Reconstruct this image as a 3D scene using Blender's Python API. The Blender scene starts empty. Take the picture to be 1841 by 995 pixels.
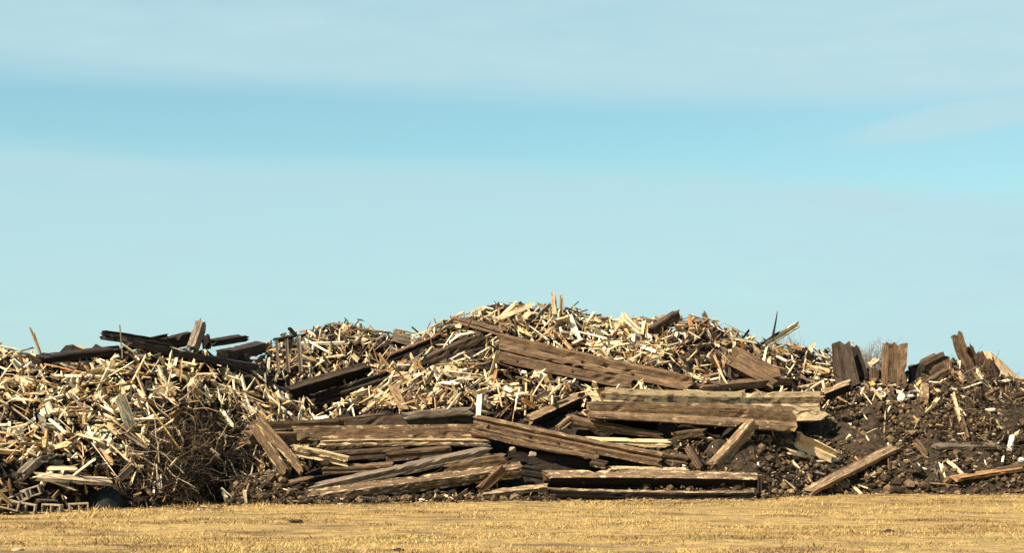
import bpy, math, random
import numpy as np
from mathutils import Vector, Matrix
from mathutils.bvhtree import BVHTree

scene = bpy.context.scene
COL = scene.collection
R = math.radians
F = 3200.0; CX = 920.5; HOR = 729.0; CAMY = -40.0; CAMZ = 2.2      # focal length and horizon in photograph pixels

# ------------------------------------------------------------------ camera
cam = bpy.data.cameras.new('camera'); cam_ob = bpy.data.objects.new('camera', cam); COL.objects.link(cam_ob)
cam.sensor_width = 36; cam.lens = F/1841*36
cam.shift_y = (HOR-497.5)/1841
cam.clip_start = 0.5; cam.clip_end = 5000
cam_ob.location = (0, CAMY, CAMZ); cam_ob.rotation_euler = (R(90), 0, 0)
scene.camera = cam_ob

# ------------------------------------------------------------------ sun and sky
SUN_EL, SUN_AZ = 47.0, 230.0          # azimuth from +Y towards +X: behind the camera's left shoulder
sv = Vector((math.sin(R(SUN_AZ))*math.cos(R(SUN_EL)), math.cos(R(SUN_AZ))*math.cos(R(SUN_EL)), math.sin(R(SUN_EL))))
sun = bpy.data.lights.new('sun', 'SUN'); sun.energy = 5.0; sun.angle = R(0.5); sun.color = (1.0, 0.89, 0.74)
sun_ob = bpy.data.objects.new('sun', sun); COL.objects.link(sun_ob)
sun_ob.rotation_euler = (-sv).to_track_quat('-Z', 'Y').to_euler()
scene.view_settings.view_transform = 'Standard'; scene.view_settings.look = 'None'
scene.view_settings.exposure = 1.2; scene.view_settings.gamma = 1.0; scene.view_settings.use_curve_mapping = False

world = bpy.data.worlds.new('World'); scene.world = world; world.use_nodes = True
wn = world.node_tree.nodes; wl = world.node_tree.links; wn.clear()
def wnode(t, **kw):
    n = wn.new(t)
    for k, v in kw.items(): setattr(n, k, v)
    return n
def wmath(op, a, b=None, c=None, clamp=False):
    n = wnode('ShaderNodeMath', operation=op, use_clamp=clamp)
    for i, v in enumerate((a, b, c)):
        if v is None: continue
        if isinstance(v, (int, float)): n.inputs[i].default_value = v
        else: wl.new(v, n.inputs[i])
    return n.outputs[0]
def wstep(x, lo, hi):
    n = wnode('ShaderNodeMapRange', interpolation_type='SMOOTHSTEP')
    wl.new(x, n.inputs[0]); n.inputs[1].default_value = lo; n.inputs[2].default_value = hi
    return n.outputs[0]
def wmix(fac, a, b):
    n = wnode('ShaderNodeMix', data_type='RGBA')
    if isinstance(fac, (int, float)): n.inputs[0].default_value = fac
    else: wl.new(fac, n.inputs[0])
    for i, v in ((6, a), (7, b)):
        if isinstance(v, tuple): n.inputs[i].default_value = (*v, 1)
        else: wl.new(v, n.inputs[i])
    return n.outputs[2]
sky = wnode('ShaderNodeTexSky', sky_type='NISHITA', sun_disc=False)
sky.sun_elevation = R(SUN_EL); sky.sun_rotation = R(SUN_AZ); sky.air_density = 1.0; sky.dust_density = 0.6; sky.ozone_density = 2.0
tc = wnode('ShaderNodeTexCoord'); sep = wnode('ShaderNodeSeparateXYZ'); wl.new(tc.outputs['Generated'], sep.inputs[0])
az, el = sep.outputs[0], sep.outputs[2]
def wnoise(scale, detail, sx, sz):
    m = wnode('ShaderNodeMapping'); m.inputs['Scale'].default_value = (sx, 1, sz); wl.new(tc.outputs['Generated'], m.inputs[0])
    n = wnode('ShaderNodeTexNoise'); n.inputs['Scale'].default_value = scale; n.inputs['Detail'].default_value = detail
    wl.new(m.outputs[0], n.inputs['Vector']); return n.outputs['Fac']
SKY_TINT = (0.92, 1.27, 1.11)
SKY_CLOUD = (4.25, 6.15, 6.7)
tint = wnode('ShaderNodeMix', data_type='RGBA', blend_type='MULTIPLY'); tint.inputs[0].default_value = 1
wl.new(sky.outputs[0], tint.inputs[6]); tint.inputs[7].default_value = (*SKY_TINT, 1)
n1 = wnoise(2.2, 6, 2.0, 22); n2 = wnoise(5.0, 5, 2.0, 14)
e1 = wmath('ADD', wmath('ADD', el, wmath('MULTIPLY', az, 0.032)), wmath('MULTIPLY', wmath('SUBTRACT', n1, 0.5), 0.012))
e2 = wmath('ADD', wmath('ADD', e1, wmath('MULTIPLY', wstep(az, 0.08, 0.27), 0.011)), wmath('MULTIPLY', wmath('SUBTRACT', n2, 0.5), 0.012))
top_cloud = wmath('MULTIPLY', wstep(e1, 0.160, 0.184), wstep(e1, 0.34, 0.20))
low_cloud = wmath('MULTIPLY', wstep(e2, 0.142, 0.122), wstep(el, -0.05, 0.0))
mask = wmath('MAXIMUM', wmath('MULTIPLY', top_cloud, 0.85), wmath('MULTIPLY', low_cloud, 0.75))
def wisp(a0, e0, sa, se, k, amt):
    da = wmath('SUBTRACT', az, a0); de = wmath('SUBTRACT', wmath('SUBTRACT', wmath('ADD', el, wmath('MULTIPLY', wmath('SUBTRACT', n2, 0.5), 0.01)), e0), wmath('MULTIPLY', da, k))
    r = wmath('ADD', wmath('POWER', wmath('DIVIDE', wmath('ABSOLUTE', da), sa), 2.0), wmath('POWER', wmath('DIVIDE', wmath('ABSOLUTE', de), se), 2.0))
    return wmath('MULTIPLY', wstep(r, 1.0, 0.15), amt)
for w_ in (wisp(0.25, 0.156, 0.085, 0.012, 0.16, 0.7), wisp(0.185, 0.112, 0.06, 0.012, -0.12, 0.9)):
    mask = wmath('MAXIMUM', mask, wmath('MULTIPLY', w_, wstep(el, -0.1, 0.05)))
n3 = wnoise(9.0, 8, 3.0, 16)
mask = wmath('MULTIPLY', mask, wmath('ADD', wmath('ADD', 0.52, wmath('MULTIPLY', n2, 0.55)), wmath('MULTIPLY', n3, 0.4)))
mask = wmath('ADD', wmath('MULTIPLY', mask, 0.82), wmath('ADD', 0.15, wmath('MULTIPLY', wstep(az, 0.05, 0.27), 0.14)))
skycol = wmix(mask, tint.outputs[2], SKY_CLOUD)
bg = wnode('ShaderNodeBackground'); bg.inputs[1].default_value = 0.0520; wl.new(skycol, bg.inputs[0])
out = wnode('ShaderNodeOutputWorld'); wl.new(bg.outputs[0], out.inputs[0])

# ------------------------------------------------------------------ helpers
rng = random.Random(11)
nprng = np.random.default_rng(5)

def lerp_tab(tab, x):
    return float(np.interp(x, [t[0] for t in tab], [t[1] for t in tab]))
BASE = [(-600, 938), (0, 925), (300, 915), (560, 906), (900, 903), (1200, 900), (1360, 898), (1500, 891), (1841, 888), (2500, 882)]
def base_y(px):                                   # depth at which the heap's foot meets the grass
    return CAMZ*F/(lerp_tab(BASE, px)-HOR)+CAMY
def unproj(px, py, Y):
    d = Y-CAMY
    return Vector(((px-CX)/F*d, Y, CAMZ-(py-HOR)/F*d))
def P(px, py, o):                                 # o: metres behind the heap's foot
    return unproj(px, py, base_y(px)+o)
def proj_px(X, Y): return CX+F*X/(Y-CAMY)

_lat = nprng.random((256, 256))
def vnoise(x, y):
    x = np.asarray(x, float); y = np.asarray(y, float)
    xi = np.floor(x).astype(int); yi = np.floor(y).astype(int); fx = x-xi; fy = y-yi
    fx = fx*fx*(3-2*fx); fy = fy*fy*(3-2*fy)
    a = _lat[xi % 256, yi % 256]; b = _lat[(xi+1) % 256, yi % 256]; c = _lat[xi % 256, (yi+1) % 256]; d = _lat[(xi+1) % 256, (yi+1) % 256]
    return (a*(1-fx)+b*fx)*(1-fy)+(c*(1-fx)+d*fx)*fy-0.5
def fbm(x, y, n=4):
    s = 0; a = 1
    for i in range(n):
        s = s+a*vnoise(np.asarray(x)*2**i+i*17.3, np.asarray(y)*2**i+i*9.1); a *= 0.5
    return s

OCC = []                                          # (verts, faces, board id) of everything that can hide a board
def link_mesh(name, verts, faces, mat, uvs=None, tints=None, wears=None, parent=None, mw=None, occ=True, smooth=False):
    me = bpy.data.meshes.new(name)
    me.from_pydata([tuple(v) for v in verts], [], faces)
    if uvs is not None:
        uvl = me.uv_layers.new(name='UVMap')
        uvl.data.foreach_set('uv', np.asarray(uvs, dtype=np.float32).ravel())
    if tints is not None:
        a = me.attributes.new('tint', 'FLOAT_COLOR', 'FACE')
        t = np.ones((len(faces), 4), dtype=np.float32); t[:, :3] = np.asarray(tints, dtype=np.float32)
        a.data.foreach_set('color', t.ravel())
        b = me.attributes.new('wear', 'FLOAT', 'FACE')
        b.data.foreach_set('value', np.broadcast_to(np.asarray(wears if wears is not None else 0.0, dtype=np.float32), (len(faces),)).copy())
    me.materials.append(mat)
    if smooth: me.polygons.foreach_set('use_smooth', [True]*len(me.polygons))
    ob = bpy.data.objects.new(name, me); COL.objects.link(ob)
    if parent is not None: ob.parent = parent
    if mw is not None: ob.matrix_world = mw
    if occ:
        V = np.asarray(verts, float)
        if mw is not None:
            M = np.array(mw); V = V @ M[:3, :3].T+M[:3, 3]
        OCC.append((V, faces, -1))
    return ob
def tag(o, label=None, cat=None, group=None, kind=None):
    if label: o['label'] = label
    if cat: o['category'] = cat
    if group: o['group'] = group
    o['kind'] = kind or 'thing'
    return o
def axis_matrix(p0, p1, roll=0.0):
    """local x along p0->p1, local z as upright as it can be; positive roll leans the top towards the camera"""
    x = (p1-p0).normalized()
    if abs(x.z) < 0.86: y = Vector((0, 0, 1)).cross(x)
    else: y = Vector((0, 1, 0))-x*x.y
    y.normalize()
    if y.y < 0: y = -y; 
    z = x.cross(y)
    if z.z < -1e-6 and abs(x.z) < 0.86: z = -z; x = y.cross(z)
    m = Matrix((x, y, z)).transposed()
    m = m @ Matrix.Rotation(roll, 3, 'X')
    m4 = m.to_4x4(); m4.translation = (p0+p1)/2
    return m4

def sweep(L, H, W, rg, nseg=10, sub=(4, 3), rough=0.012, ragged=0.05, groove=0.5, taper=0.0, planks=None, bow=0.0):
    """a sawn length of wood: grooves run along it, its ends are torn; returns verts, faces, uvs"""
    per = []
    cn = [(-W/2, -H/2), (-W/2, H/2), (W/2, H/2), (W/2, -H/2)]
    for s in range(4):
        a, b = cn[s], cn[(s+1) % 4]; n = sub[0] if s % 2 == 0 else sub[1]
        for k in range(n):
            f = k/n
            if k: f += rg.uniform(-0.25, 0.25)/n
            per.append([a[0]+(b[0]-a[0])*f, a[1]+(b[1]-a[1])*f, s, k])
    K = len(per)
    inset = []
    for (y, z, s, k) in per:
        g = rg.uniform(0, rough)
        if k and rg.random() < 0.35*groove: g += rg.uniform(1.0, 3.0)*rough
        if k == 0: g += rg.uniform(0.1, 0.7)*rough
        inset.append(g)
    if planks:
        for i, (y, z, s, k) in enumerate(per):
            if k in planks: inset[i] += 0.045
    verts = []; xs = np.linspace(-L/2, L/2, nseg+1)
    eo = [[rg.uniform(-ragged, ragged*0.3) for _ in range(K)] for _ in (0, 1)]
    wb = min(rough, .012); wob = [rg.uniform(-1, 1)*wb*0.35 for _ in range(nseg+1)]; wob2 = [rg.uniform(-1, 1)*wb*0.35 for _ in range(nseg+1)]
    for i, x in enumerate(xs):
        t = i/nseg; sc = 1-taper*t; bz = bow*(1-(2*t-1)**2)
        for k in range(K):
            y, z = per[k][0], per[k][1]; r = math.hypot(y, z) or 1
            g = inset[k]+rg.uniform(0, rough*0.5)
            if rg.random() < 0.04*groove: g += rg.uniform(1, 3)*rough
            if per[k][3] == 0 and rough > .008 and rg.random() < 0.06: g += rg.uniform(.08, .26)*min(H, W)
            xx = x
            if i == 0: xx = x-eo[0][k]
            if i == nseg: xx = x+eo[1][k]
            verts.append((xx, (y-y/r*g)*sc+wob[i], (z-z/r*g)*sc+wob2[i]+bz))
    faces = []; uvs = []
    cum = [0]
    for k in range(K):
        a, b = per[k], per[(k+1) % K]; cum.append(cum[-1]+math.hypot(a[0]-b[0], a[1]-b[1]))
    uo, vo = rg.uniform(0, 50), rg.uniform(0, 50)
    for i in range(nseg):
        for k in range(K):
            k2 = (k+1) % K
            faces.append((i*K+k, (i+1)*K+k, (i+1)*K+k2, i*K+k2))
            u0, u1 = xs[i]+uo, xs[i+1]+uo
            uvs += [(u0, cum[k]+vo), (u1, cum[k]+vo), (u1, cum[k+1]+vo), (u0, cum[k+1]+vo)]
    nside = len(faces)
    for (i, sgn) in ((0, 1), (nseg, -1)):
        c = len(verts); x = verts[i*K:(i+1)*K]
        verts.append((sum(v[0] for v in x)/K-sgn*(-rg.uniform(0, ragged*0.6)), 0, 0))
        for k in range(K):
            k2 = (k+1) % K
            f = (c, i*K+k, i*K+k2) if sgn > 0 else (c, i*K+k2, i*K+k)
            faces.append(f)
            for j in f: uvs.append((verts[j][1]*3+uo, verts[j][2]*3+vo))
    return verts, faces, uvs, nside

# ------------------------------------------------------------------ materials
def new_mat(name, rough=0.85):
    m = bpy.data.materials.new(name); m.use_nodes = True
    nt = m.node_tree; b = nt.nodes['Principled BSDF']; b.inputs['Roughness'].default_value = rough
    b.inputs['Specular IOR Level'].default_value = 0.25
    return m, nt, b
class NT:
    def __init__(s, nt): s.nt = nt
    def n(s, t, **kw):
        o = s.nt.nodes.new(t)
        for k, v in kw.items(): setattr(o, k, v)
        return o
    def link(s, a, b): s.nt.links.new(a, b)
    def put(s, v, inp):
        if isinstance(v, (int, float)): inp.default_value = v
        elif isinstance(v, tuple): inp.default_value = (*v, 1) if len(v) == 3 and inp.type == 'RGBA' else v
        else: s.link(v, inp)
    def math(s, op, a, b=0.0, clamp=False):
        o = s.n('ShaderNodeMath', operation=op, use_clamp=clamp); s.put(a, o.inputs[0]); s.put(b, o.inputs[1]); return o.outputs[0]
    def mapr(s, x, a, b, c=0.0, d=1.0, smooth=True):
        o = s.n('ShaderNodeMapRange', interpolation_type='SMOOTHSTEP' if smooth else 'LINEAR'); s.put(x, o.inputs[0])
        for i, v in enumerate((a, b, c, d)): s.put(v, o.inputs[i+1])
        return o.outputs[0]
    def mix(s, f, a, b, blend='MIX'):
        o = s.n('ShaderNodeMix', data_type='RGBA', blend_type=blend); s.put(f, o.inputs[0]); s.put(a, o.inputs[6]); s.put(b, o.inputs[7]); return o.outputs[2]
    def noise(s, vec, scale=1.0, detail=4, rough=0.55):
        o = s.n('ShaderNodeTexNoise'); s.link(vec, o.inputs['Vector']); o.inputs['Scale'].default_value = scale
        o.inputs['Detail'].default_value = detail; o.inputs['Roughness'].default_value = rough; return o.outputs['Fac']
    def mapping(s, vec, sc):
        o = s.n('ShaderNodeMapping'); s.link(vec, o.inputs[0]); o.inputs['Scale'].default_value = sc; return o.outputs[0]

def wood_material():
    m, nt, b = new_mat('weathered_wood', 0.85); g = NT(nt)
    uv = g.n('ShaderNodeTexCoord').outputs['UV']
    tint = g.n('ShaderNodeAttribute', attribute_name='tint').outputs['Color']
    wear = g.n('ShaderNodeAttribute', attribute_name='wear').outputs['Fac']
    grain = g.noise(g.mapping(uv, (3.2, 30, 1)), 1, 6, 0.7)
    fine = g.noise(g.mapping(uv, (14, 60, 1)), 1, 3)
    stain = g.noise(g.mapping(uv, (2.2, 6, 1)), 1, 7, .7)
    k = g.math('MULTIPLY', g.mapr(grain, 0.3, 0.68, 0.5, 1.3), g.mapr(stain, 0.33, 0.66, 0.6, 1.25))
    k = g.math('MULTIPLY', k, g.mapr(fine, 0.3, 0.7, 0.8, 1.2))
    blot = g.noise(g.mapping(uv, (5, 9, 1)), 1, 4, 0.6)
    k = g.math('MULTIPLY', k, g.mapr(blot, 0.28, 0.42, 0.35, 1.0))
    crack = g.noise(g.mapping(uv, (0.7, 26, 1)), 1, 3, 0.5)
    k = g.math('MULTIPLY', k, g.mapr(crack, 0.35, 0.41, 0.18, 1.0))
    kc = g.n('ShaderNodeCombineColor'); [g.link(k, kc.inputs[i]) for i in range(3)]
    col = g.mix(1.0, tint, kc.outputs[0], 'MULTIPLY')
    wn_ = g.noise(g.mapping(uv, (3.4, 12, 1)), 1, 7, 0.7)
    th = g.math('SUBTRACT', 0.78, g.math('MULTIPLY', wear, 0.42))
    mask = g.mapr(g.math('SUBTRACT', wn_, th), -0.015, 0.05)
    pale = g.mix(fine, (0.34, 0.22, 0.105), (0.66, 0.51, 0.29))
    col = g.mix(mask, col, pale)
    g.link(col, b.inputs['Base Color'])
    bp = g.n('ShaderNodeBump'); bp.inputs['Strength'].default_value = 0.5; bp.inputs['Distance'].default_value = 0.02
    g.link(g.math('ADD', grain, g.math('MULTIPLY', crack, 0.5)), bp.inputs['Height']); g.link(bp.outputs[0], b.inputs['Normal'])
    return m
WOOD = wood_material()

def plain_material(name, c1, c2, scale=3.0, rough=0.9, bump=0.4, detail=6, c3=None, sc3=0.4):
    m, nt, b = new_mat(name, rough); g = NT(nt)
    ob = g.n('ShaderNodeTexCoord').outputs['Object']
    n = g.noise(ob, scale, detail, 0.65)
    col = g.mix(g.mapr(n, 0.32, 0.68), c1, c2)
    if c3: col = g.mix(g.mapr(g.noise(ob, sc3, 5, 0.6), 0.5, 0.62), col, c3)
    g.link(col, b.inputs['Base Color'])
    if bump:
        bp = g.n('ShaderNodeBump'); bp.inputs['Strength'].default_value = bump; bp.inputs['Distance'].default_value = 0.04
        g.link(n, bp.inputs['Height']); g.link(bp.outputs[0], b.inputs['Normal'])
    return m
def tint_material(name, rough=0.85, scale=8.0, lo=0.7, hi=1.25):
    m, nt, b = new_mat(name, rough); g = NT(nt)
    t = g.n('ShaderNodeAttribute', attribute_name='tint').outputs['Color']
    n = g.mapr(g.noise(g.n('ShaderNodeTexCoord').outputs['Object'], scale, 4), 0.3, 0.7, lo, hi)
    kc = g.n('ShaderNodeCombineColor'); [g.link(n, kc.inputs[i]) for i in range(3)]
    g.link(g.mix(1.0, t, kc.outputs[0], 'MULTIPLY'), b.inputs['Base Color'])
    return m
M_DEBRIS = plain_material('gap_shade_debris', (0.006, 0.004, 0.003), (0.026, 0.016, 0.009), 6)  # near-black colour paints the shade seen in gaps between boards
M_SOIL = plain_material('dark_soil', (0.012, 0.0075, 0.004), (0.055, 0.034, 0.016), 9, bump=0.9)
M_CLOD = tint_material('soil_clods', 0.95, 12, 0.6, 1.3)
M_TWIG = tint_material('bark_twigs', 0.9, 6)
M_GRASSB = tint_material('dry_grass_blades', 0.8, 0.8, 0.8, 1.15)
M_CONC = plain_material('grey_concrete', (0.17, 0.13, 0.085), (0.36, 0.285, 0.19), 9, bump=0.3)
M_STEEL = plain_material('rusty_iron', (0.03, 0.018, 0.012), (0.08, 0.045, 0.03), 20, rough=0.7, bump=0.1)
M_WHITE = plain_material('dirty_white_plastic', (0.40, 0.35, 0.27), (0.62, 0.58, 0.5), 6, rough=0.5, bump=0.05)
M_TARP = plain_material('dark_green_plastic_sheet', (0.004, 0.006, 0.0045), (0.012, 0.016, 0.011), 6, rough=0.65, bump=0.5)
M_CHIPS = plain_material('fresh_wood_chips', (0.26, 0.165, 0.08), (0.46, 0.32, 0.17), 14, bump=0.8)

# ------------------------------------------------------------------ ground
def ground_material():
    m, nt, b = new_mat('dry_grass_ground', 0.95); g = NT(nt)
    ob = g.n('ShaderNodeTexCoord').outputs['Object']
    big = g.noise(g.mapping(ob, (0.4, 1.1, 1)), 1, 7, 0.65); mid = g.noise(ob, 3.0, 6, 0.7); fin = g.noise(ob, 25, 3, 0.6)
    col = g.mix(g.mapr(mid, 0.35, 0.65), (0.13, 0.077, 0.028), (0.37, 0.24, 0.082))
    col = g.mix(g.mapr(fin, 0.3, 0.7, 0.0, 0.6), col, (0.43, 0.29, 0.105))
    col = g.mix(g.mapr(big, 0.48, 0.64, 0, 0.8), col, (0.095, 0.056, 0.026))
    g.link(col, b.inputs['Base Color'])
    bp = g.n('ShaderNodeBump'); bp.inputs['Strength'].default_value = 0.7; bp.inputs['Distance'].default_value = 0.06
    g.link(g.math('ADD', mid, fin), bp.inputs['Height']); g.link(bp.outputs[0], b.inputs['Normal'])
    return m
def make_ground():
    xs = np.concatenate([[-3000, -800, -200, -60], np.linspace(-24, 24, 121), [60, 200, 800, 3000]])
    ys = np.concatenate([[-300, -100, -50, -30], np.linspace(-22, 14, 121), [30, 100, 400, 1200, 3500]])
    XX, YY = np.meshgrid(xs, ys)
    Z = 0.07*fbm(XX*0.6, YY*0.6, 4)*((np.abs(XX) < 30) & (YY > -30) & (YY < 20))
    n, mcol = XX.shape
    v = np.stack([XX, YY, Z], -1).reshape(-1, 3)
    f = [(i*mcol+j, i*mcol+j+1, (i+1)*mcol+j+1, (i+1)*mcol+j) for i in range(n-1) for j in range(mcol-1)]
    o = link_mesh('ground', v, f, ground_material(), smooth=True)
    tag(o, 'dry yellow grass field in front of the wood heaps', kind='structure')
make_ground()

# ------------------------------------------------------------------ the heaps as one height field each
HEAPS = {
 'left':   dict(top=[(-500, 660), (0, 638), (60, 654), (150, 643), (250, 634), (350, 640), (440, 652), (480, 672), (520, 708), (580, 755), (640, 815), (700, 960)], foot=0.15, ft=[(320, 0), (385, 1.3), (480, 1.6)], D=5.0, p=0.75),
 'back':   dict(top=[(380, 1100), (440, 690), (485, 630), (500, 620), (560, 605), (640, 591), (690, 610), (740, 616), (790, 612), (850, 720), (900, 1100)], foot=5.0, D=4.0, p=0.8),
 'centre': dict(top=[(430, 1100), (520, 800), (560, 745), (640, 700), (700, 668), (760, 622), (800, 588), (860, 570), (900, 562), (960, 560), (1030, 568), (1100, 588), (1150, 588), (1210, 584), (1270, 584), (1320, 610), (1400, 632), (1480, 640), (1560, 678), (1620, 730), (1700, 1100)], foot=1.0, D=6.5, p=0.72),
 'soil':   dict(top=[(1220, 1100), (1330, 850), (1400, 780), (1470, 706), (1500, 690), (1560, 674), (1640, 668), (1668, 660), (1700, 652), (1755, 650), (1800, 680), (1841, 694), (2100, 715), (2400, 790)], foot=0.1, D=5.0, p=0.85),
 'bank':   dict(top=[(960, 1050), (1020, 870), (1100, 825), (1200, 798), (1300, 788), (1400, 786), (1480, 800), (1560, 1000)], foot=0.35, D=1.8, p=0.8),
 'apron':  dict(top=[(360, 1000), (430, 866), (500, 850), (560, 868), (640, 892), (900, 892), (1000, 897), (1100, 1000)], foot=-0.15, D=1.3, p=0.8),
}
def heap_h(name, X, Y):
    h = HEAPS[name]
    X = np.asarray(X, float); Y = np.asarray(Y, float)
    px = CX+F*X/(Y-CAMY)
    bpy_ = np.interp(px, [t[0] for t in BASE], [t[1] for t in BASE])
    Yf = CAMZ*F/(bpy_-HOR)+CAMY+h['foot']
    if 'ft' in h: Yf = Yf+np.interp(px, [q[0] for q in h['ft']], [q[1] for q in h['ft']])
    t = (Y-Yf)/h['D']
    top = np.interp(px, [q[0] for q in h['top']], [q[1] for q in h['top']])
    Zt = CAMZ-(top-HOR)/F*(Yf+h['D']-CAMY)
    Zt = np.maximum(Zt, -0.3)
    s = np.where(t < 0, t*0.6, np.where(t < 1, np.clip(t, 0, 1)**h['p'], 1-(t-1)*0.75))
    z = np.where(Zt > 0, Zt*s, -0.3)
    return np.maximum(z, -0.3)
def rough_h(name, X, Y):
    z = heap_h(name, X, Y); a = .16 if name in ('left', 'back', 'centre') else .11
    return z+a*fbm(np.asarray(X)*1.6, np.asarray(Y)*1.6, 5)*np.clip(z+.1, 0, 1)
def H_wood(X, Y): return np.maximum.reduce([heap_h(k, X, Y) for k in ('left', 'back', 'centre')])
def H_soil(X, Y): return np.maximum.reduce([heap_h(k, X, Y) for k in ('soil', 'bank', 'apron')])
def H_all(X, Y): return np.maximum(H_wood(X, Y), H_soil(X, Y))
def mound(name, fn, x0, x1, y0, y1, st, amp, mat, label):
    xs = np.arange(x0, x1, st); ys = np.arange(y0, y1, st)
    XX, YY = np.meshgrid(xs, ys)
    Z = fn(XX, YY); keep = Z > -0.22
    Z = Z+amp*fbm(XX*1.6, YY*1.6, 5)*np.clip(Z+0.1, 0, 1)
    n, m = XX.shape
    v = np.stack([XX+0.3*st*(nprng.random(XX.shape)-.5), YY+0.3*st*(nprng.random(XX.shape)-.5), Z], -1).reshape(-1, 3)
    kk = keep
    f = [(i*m+j, i*m+j+1, (i+1)*m+j+1, (i+1)*m+j) for i in range(n-1) for j in range(m-1)
         if kk[i, j] or kk[i, j+1] or kk[i+1, j] or kk[i+1, j+1]]
    used = sorted({q for ff in f for q in ff}); re = {q: i for i, q in enumerate(used)}
    o = link_mesh(name, v[used], [tuple(re[q] for q in ff) for ff in f], mat)
    tag(o, label, kind='structure')
mound('debris_mound', H_wood, -18, 13, -6, 20, 0.16, 0.5, M_DEBRIS, 'debris mass painted near black as gap shade under the loose broken boards')
mound('soil_mound', H_soil, -9, 19, -3, 15, 0.11, 0.45, M_SOIL, 'dark brown soil bank under the timbers on the right')

def surf_y(px, py):
    """depth at which the line of sight through (px, py) first meets a heap, or passes closest over it"""
    Ys = np.arange(base_y(px)-1, 24, .1); d = Ys-CAMY
    X = (px-CX)/F*d; z = CAMZ-(py-HOR)/F*d
    g = z-H_all(X, Ys); i = np.nonzero(g < 0)[0]
    return float(Ys[i[0]]) if len(i) else float(Ys[int(np.argmin(g[:int(len(g)*.6)]))])
# ------------------------------------------------------------------ named timbers
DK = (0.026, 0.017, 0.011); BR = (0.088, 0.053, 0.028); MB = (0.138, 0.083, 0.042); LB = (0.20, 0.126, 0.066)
CR = (0.66, 0.52, 0.31); GR = (0.18, 0.135, 0.09); RB = (0.15, 0.075, 0.033); TN = (0.44, 0.30, 0.16); WH = (0.80, 0.74, 0.60)
def timber(name, cat, label, a, b, h, w, roll=0, tint=BR, wear=0.2, rough=0.014, ragged=0.14, groove=0.8, taper=0, bolts=(), planks=None, sub=(4, 3), bow=0, group=None, endtint=None, ftint=None):
    """a, b: (px, py, metres behind the foot) of the front face's middle line; h in photograph pixels, w and the rest in metres"""
    rg = random.Random(int(abs(a[0])*131+abs(a[1])*17+abs(b[0])*7+abs(b[1])))
    def end(q):
        if isinstance(q[2], str):
            extra = float(q[2][1:] or 0)
            Y = min(surf_y(q[0], q[1]+h*.3), surf_y(q[0], q[1]))-w*.55-.38-extra
            return unproj(q[0], q[1], Y)
        return P(*q)
    p0, p1 = end(a), end(b)
    d = (p0.y+p1.y)/2-CAMY
    if roll > 0:                       # h is the whole height seen, top face and front face together
        wp = w*F/d; sr, cr = math.sin(R(roll)), math.cos(R(roll))
        hh = (h-wp*sr)/cr
        if hh < .42*h:
            hh = .42*h; w = max(.08, (h-hh*cr)/sr/F*d)
        h = hh
    H = h/F*d; L = (p1-p0).length
    m4 = axis_matrix(p0, p1, R(roll))
    m4.translation = m4.translation+Vector((0, w/2*math.cos(R(roll)), 0))
    nseg = max(3, min(34, int(L/0.15)))
    bow = bow+rg.uniform(-.012, .012)*L*(h > 10)
    v, f, uv, ns = sweep(L, H, w, rg, nseg, sub, min(rough, H*0.16), min(ragged, L*0.2), groove, taper, planks, bow)
    k = rg.uniform(0.85, 1.15)
    t = [tuple(c*k for c in tint)]*ns+[tuple(c*0.8 for c in (endtint or tint))]*(len(f)-ns)
    if ftint:                          # shade painted into the front side as near-black, under a worn top
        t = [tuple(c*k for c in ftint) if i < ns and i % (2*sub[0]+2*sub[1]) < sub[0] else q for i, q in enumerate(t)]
    # edges of the wood are the most worn
    K = 2*sub[0]+2*sub[1]; cor = {0, sub[0], sub[0]+sub[1], 2*sub[0]+sub[1]}; cor |= {(c-1) % K for c in cor}
    wr = [wear*rg.uniform(0.95, 1.05)+((.12 if wear > .15 else .05) if i < ns and (i % K) in cor else 0) for i in range(len(f))]
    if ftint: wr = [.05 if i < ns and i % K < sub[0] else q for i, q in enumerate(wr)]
    o = link_mesh(name, v, f, WOOD, uv, t, wr, mw=m4)
    tag(o, label, cat, group)
    for (u, q) in bolts:
        r = 0.035
        bv = [(u*L+r*math.cos(i*PI4), -w/2-0.012, q*H+r*math.sin(i*PI4)) for i in range(8)]+[(u*L+r*math.cos(i*PI4), -w/2+0.05, q*H+r*math.sin(i*PI4)) for i in range(8)]
        bf = [tuple(range(8))]+[(i, i+8, (i+1) % 8+8, (i+1) % 8) for i in range(8)]
        bo = link_mesh('bolt_head', bv, bf, M_STEEL, occ=False); bo.parent = o
    return o
PI4 = math.pi/4
T = timber
# -- dark timbers along the left crest
T('weathered_timber', 'beam', 'long flat blackened beam along the left crest, lowest of the dark timbers', (58, 648, 's'), (212, 630, 's'), 20, 0.5, 8, DK, .05)
T('weathered_timber', 'beam', 'blackened beam with a blunt charred end jutting left over the left crest', (180, 602, 's'), (305, 622, 's'), 17, 0.35, 0, DK, .08, bolts=((-.38, 0), (-.25, .1)))
T('weathered_timber', 'beam', 'long dark beam sloping down right below the leaning post on the left crest', (224, 614, 's.5'), (456, 660, 's.5'), 18, 0.35, 10, (0.05, .037, .027), .12)
T('split_timber', 'timber', 'dark splintered timber stub lying across the blackened beams of the left crest', (258, 613, 's-.3'), (304, 603, 's-.3'), 9, 0.2, 0, DK, .1, ragged=.25)
T('weathered_timber', 'beam', 'dark slab behind the leaning post, rising right on the left crest', (286, 622, 's-.5'), (352, 605, 's-.5'), 24, 0.4, 0, DK, .05)
T('timber_post', 'post', 'brown post leaning right above the left crest with a broken grey top', (344, 630, 's.35'), (361, 580, 's.35'), 21, 0.22, 0, GR, .3, ragged=.14)
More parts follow.
